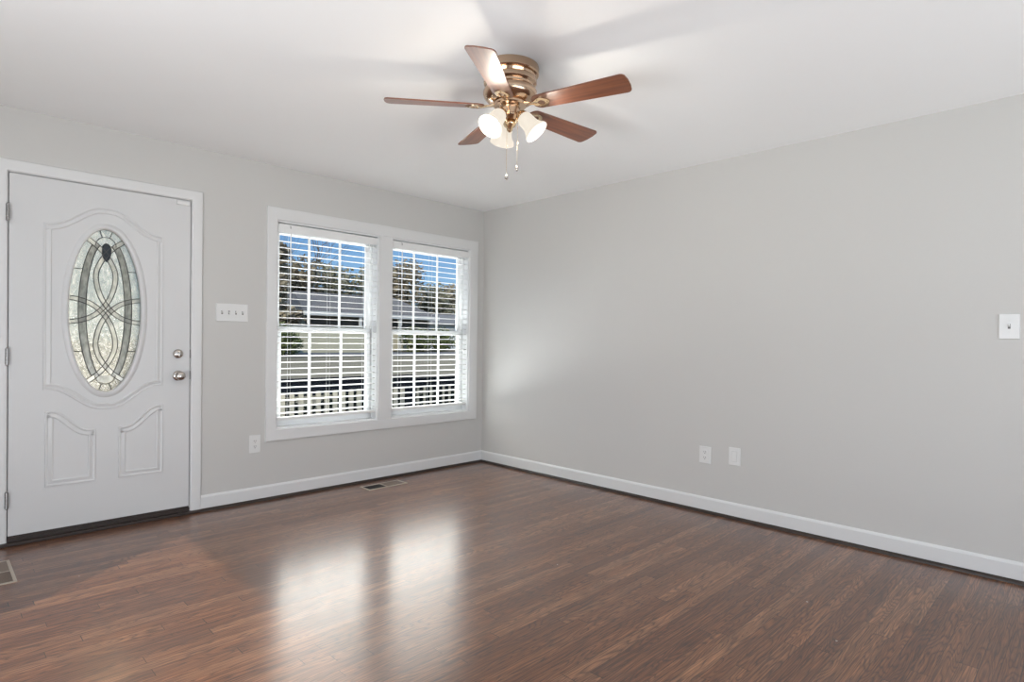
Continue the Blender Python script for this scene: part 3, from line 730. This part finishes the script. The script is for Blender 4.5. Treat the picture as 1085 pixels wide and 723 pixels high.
# railing
def railing(x0, x1, y, ztop, pitch_, pw, label):
    root = tag(empty('porch_railing', ((x0+x1)/2, y, -.17)), label, 'railing', 'porch railings')
    b = MB(); b.box(x0, x1, y-.02, y+.07, ztop-.034, ztop); b.box(x0, x1, y+.012, y+.045, ztop-.20, ztop-.034)
    b.build('top_rail', 'rail', root, bevel=.003, fix=False)
    MB().box(x0, x1, y+.012, y+.045, -.10, -.03).build('bottom_rail', 'rail', root, bevel=.003)
    n = int((x1-x0)/pitch_); b0 = None
    for i in range(n):
        x = x0+pitch_*(i+.5)
        if b0 is None:
            b0 = MB().box(-pw/2, pw/2, y-.010-y, y+.011-y, -.10+.17, ztop-.150+.17).build('picket', 'picket', None, bevel=.003); o = b0
        else: o = b0.copy(); col.objects.link(o)
        o.parent = root; o.location = (x-(x0+x1)/2, 0, 0)
    for x in (x0, x1): MB().box(x-.045, x+.045, y-.012, y+.078, -.165, ztop-.003).build('post', 'rail', root, bevel=.004)
railing(-2.2, .58, 2.0, .735, .1035, .055, 'dark topped porch railing with wide cream pickets outside the left window')
railing(1.36, 3.7, 3.2, .60, .125, .035, 'dark topped stair-side railing with thin pickets outside the right window')
b = MB()
for i in range(3): b.box(.66, 1.65, 2.11+.28*i, 2.11+.28*(i+1), -.62, -.30-.15*i+.001)
struct(b.build('porch_steps', 'deck', fix=False), 'dark painted porch steps', 'steps')

rng = random.Random(7)
def foliage(blobs, n, size, m_, name, parent, seed=1):
    rg = random.Random(seed); vs = []; fs = []
    tot = sum(r[3]**2 for r in blobs)
    for (x, y, z, r, sz_) in blobs:
        for _ in range(int(n*r*r/tot)):
            a = rg.uniform(0, 2*PI); c_ = rg.uniform(-1, 1); q = math.sqrt(1-c_*c_); rad = r*(rg.uniform(.45, 1.05))
            p = Vector((x+rad*q*math.cos(a), y+rad*q*math.sin(a), z+rad*c_*sz_))
            d1 = Vector((rg.gauss(0, 1), rg.gauss(0, 1), rg.gauss(0, 1))).normalized(); d2 = d1.orthogonal().normalized(); s_ = size*rg.uniform(.6, 1.4)
            k = len(vs); vs += [p+d1*s_, p+d2*s_*.6, p-d1*s_, p-d2*s_*.6]; fs.append((k, k+1, k+2, k+3))
    me = bpy.data.meshes.new(name); off = wloc(parent); me.from_pydata([Vector(v)-off for v in vs], [], fs); me.materials.append(M[m_])
    o = bpy.data.objects.new(name, me); col.objects.link(o); o.parent = parent; return o
def tree(x, y, h, r, m_, label, seed, n=2600, size=.16, group='trees beyond the street', kind_='leafy_tree', low=.35):
    root = tag(empty(kind_, (x, y, gz(y))), label, 'tree', group); rg = random.Random(seed); z0 = gz(y)
    blobs = []
    for i in range(9):
        f_ = i/8; zz = z0+h*(low+(1-low)*f_)-r*.35*f_; rr_ = r*(.75-.35*abs(f_-.4)); a = rg.uniform(0, 6.28)
        blobs.append((x+r*.4*math.cos(a)*(1-f_*.5), y+r*.4*math.sin(a), zz, rr_, .75))
    foliage(blobs, n, size, m_, 'foliage', root, seed)
    MB().tube([(x, y, z0-.1), (x+.1, y, z0+h*.4), (x, y, z0+h*.85)], [r*.09, r*.07, r*.02], 8).build('trunk', 'bark', root, smooth=True)
    return root
# neighbour house across the street
HY = 30.0; g0 = .42
hs = tag(empty('house', (16, HY+3, g0)), 'low cream house with slate grey roof and white eave across the street', 'house')
MB().box(12.5, 21.8, HY, HY+7, g0, 2.65).build('wall', 'siding', hs)
MB().box(12.5, 21.8, HY-.04, HY-.002, 1.98, 2.60).build('shaded_band', 'eave_shade_door', hs)  # dark strip paints the porch shade under the eave
b = MB(); b.box(12.1, 22.2, HY-.75, HY-.6, 2.62, 2.86); b.build('fascia', 'fascia', hs)
rz = 4.35
MB().add([(12.1, HY-.6, 2.86), (22.2, HY-.6, 2.86), (22.2, HY+7.6, 2.86), (12.1, HY+7.6, 2.86), (13.4, HY+3.5, rz), (21.2, HY+3.5, rz)],
         [(0, 1, 5, 4), (1, 2, 5), (2, 3, 4, 5), (3, 0, 4), (0, 3, 2, 1)]).build('roof', 'roof', hs)
for x in (15.9, 16.8, 18.9): MB().box(x-.08, x+.08, HY-.70, HY-.56, g0, 2.62).build('porch_post', 'fascia', hs)
dn = MB().box(17.6, 18.5, HY-.06, HY-.04, g0+.1, 2.45).build('door', 'eave_shade_door', hs)
gw = tag(empty('garden_wall', (11, 27.9, .40)), 'low cream garden wall in front of the low house', 'garden wall')
MB().box(7.0, 17.0, 27.8, 28.0, .36, 1.92).build('wall_panel', 'siding', gw)
MB().box(6.95, 17.05, 27.76, 28.04, 1.92, 1.99).build('coping', 'fascia', gw)
h2 = tag(empty('house', (27.4, 36.8, g0)), 'white house with pale roof half hidden by shrubs at the right', 'house')
MB().box(23.9, 31, 34.8, 38.8, g0, 2.5).build('wall', 'fascia', h2)
MB().add([(23.6, 34.4, 2.5), (31.3, 34.4, 2.5), (31.3, 39.2, 2.5), (23.6, 39.2, 2.5), (23.6, 36.8, 3.5), (31.3, 36.8, 3.5)], [(0, 1, 5, 4), (2, 3, 4, 5), (1, 2, 5), (3, 0, 4), (0, 3, 2, 1)]).build('roof', 'asphalt', h2)
MB().box(25, 26, 34.76, 34.799, 1.2, 2.1).build('window_pane', 'darkpane', h2)

K = [(10.6, 29.8, 6.2, 1.35, 'brown', 'brown-leaved tree just behind the low cream garden wall', 11),
     (14.6, 43, 7.22, 3.4, 'olive', 'olive tree behind the left end of the slate roof', 12),
     (18.4, 44, 7.48, 3.2, 'brown', 'taller rounded brown tree behind the middle of the slate roof', 13),
     (22.4, 45, 7.73, 3.4, 'olive', 'dense olive tree behind the slate roof, seen beside the left window blind end', 14),
     (26.6, 46, 8.06, 3.6, 'olive', 'olive tree just behind the right end of the slate roof', 15),
     (29.0, 44, 8.65, 3.2, 'brown', 'tallest brown-olive tree, at the left of the right window', 16),
     (33.8, 46, 6.89, 3.2, 'olive', 'lower olive tree in the dip of the tree line in the right window', 17),
     (39.0, 47, 7.22, 3.6, 'brown', 'brown tree at the right end of the tree line', 18),
     (44.5, 47, 9.07, 3.6, 'brown', 'tall brown tree past the right end of the tree line', 19),
     (10.5, 41, 6.72, 3.2, 'olive', 'olive tree far left, beyond the brown-leaved tree', 20)]
for x, y, h, r, m_, lb, sd in K: tree(x, y, h, r, m_, lb, sd, 6000, .20, low=.12)
S = [(19.2, 28.0, 'round green shrub under the right end of the slate roof'), (21.6, 28.6, 'green shrub just right of the end of the slate roof'), (24.0, 28.6, 'green shrub farthest right, before the white house'), (9.3, 26.2, 'small green shrub at the left end of the low cream garden wall')]
for i, (x, y, lb) in enumerate(S):
    root = tag(empty('shrub', (x, y, gz(y))), lb, 'shrub', 'shrubs by the street')
    foliage([(x, y, gz(y)+.8, 1.0, .9), (x+.6, y+.2, gz(y)+.55, .7, .8)], 1500, .10, 'green', 'foliage', root, 40+i)
    MB().tube([(x, y, gz(y)-.05), (x, y, gz(y)+.6)], .05, 6).build('stem', 'bark', root)
# dark evergreen shrubs close behind the railing
names = ['leftmost', 'second from left', 'third from left', 'fourth from left', 'fifth from left', 'sixth from left', 'rightmost']
for i in range(7):
    x = -1.55+i*.86; y = 3.05 if i < 3 else 3.86
    root = tag(empty('evergreen_shrub', (x, y, gz(y))), 'dark clipped evergreen shrub behind the porch railing, %s of the row' % names[i], 'shrub', 'dark evergreen shrubs behind the porch railing')
    MB().ball((x, y, gz(y)+.5), .40, 12, (1.25, .8, 1.05)).build('dark_core', 'hedge', root)  # dark ball added inside the leaves to darken the gaps
    foliage([(x, y, gz(y)+.50, .50, 1.08), (x+.25, y, gz(y)+.45, .42, 1.1), (x-.25, y+.05, gz(y)+.46, .42, 1.1)], 5200, .045, 'hedge', 'foliage', root, 60+i)
    MB().tube([(x, y, gz(y)-.05), (x, y, gz(y)+.5)], .03, 6).build('stem', 'bark', root)
# bare deciduous trees
def bare(x, y, h, lean, label, seed):
    root = tag(empty('bare_tree', (x, y, gz(y))), label, 'tree', 'bare trees'); rg = random.Random(seed); b = MB()
    def grow(p, d, ln, r, lev):
        pts = [p]; q = p; dd = d
        for _ in range(4):
            dd = (dd+Vector((rg.gauss(0, .13), rg.gauss(0, .13), rg.gauss(.02, .07)))).normalized(); q = q+dd*ln/4; pts.append(q)
        b.tube(pts, [r*(1-.13*i) for i in range(5)], 6 if lev < 3 else 4)
        if lev >= 5: return
        for k in range(3 if lev < 4 else 2):
            a = pts[2+k % 3]; nd = (dd+Vector((rg.gauss(0, .55), rg.gauss(0, .5), rg.gauss(.1, .35)))).normalized(); grow(a, nd, ln*rg.uniform(.6, .82), r*.55, lev+1)
    grow(Vector((x, y, gz(y)-.1)), Vector((lean, 0, 1)).normalized(), h*.42, h*.0075, 0)
    b.build('branches', 'bark', root, smooth=True, fix=False)
bare(15.6, 37.6+8, 15.5, .10, 'leafless tree with forked branches above the middle of the left window', 3)
bare(22.0, 50, 16, .16, 'leafless tree with leaning trunk above the right part of the left window', 9)
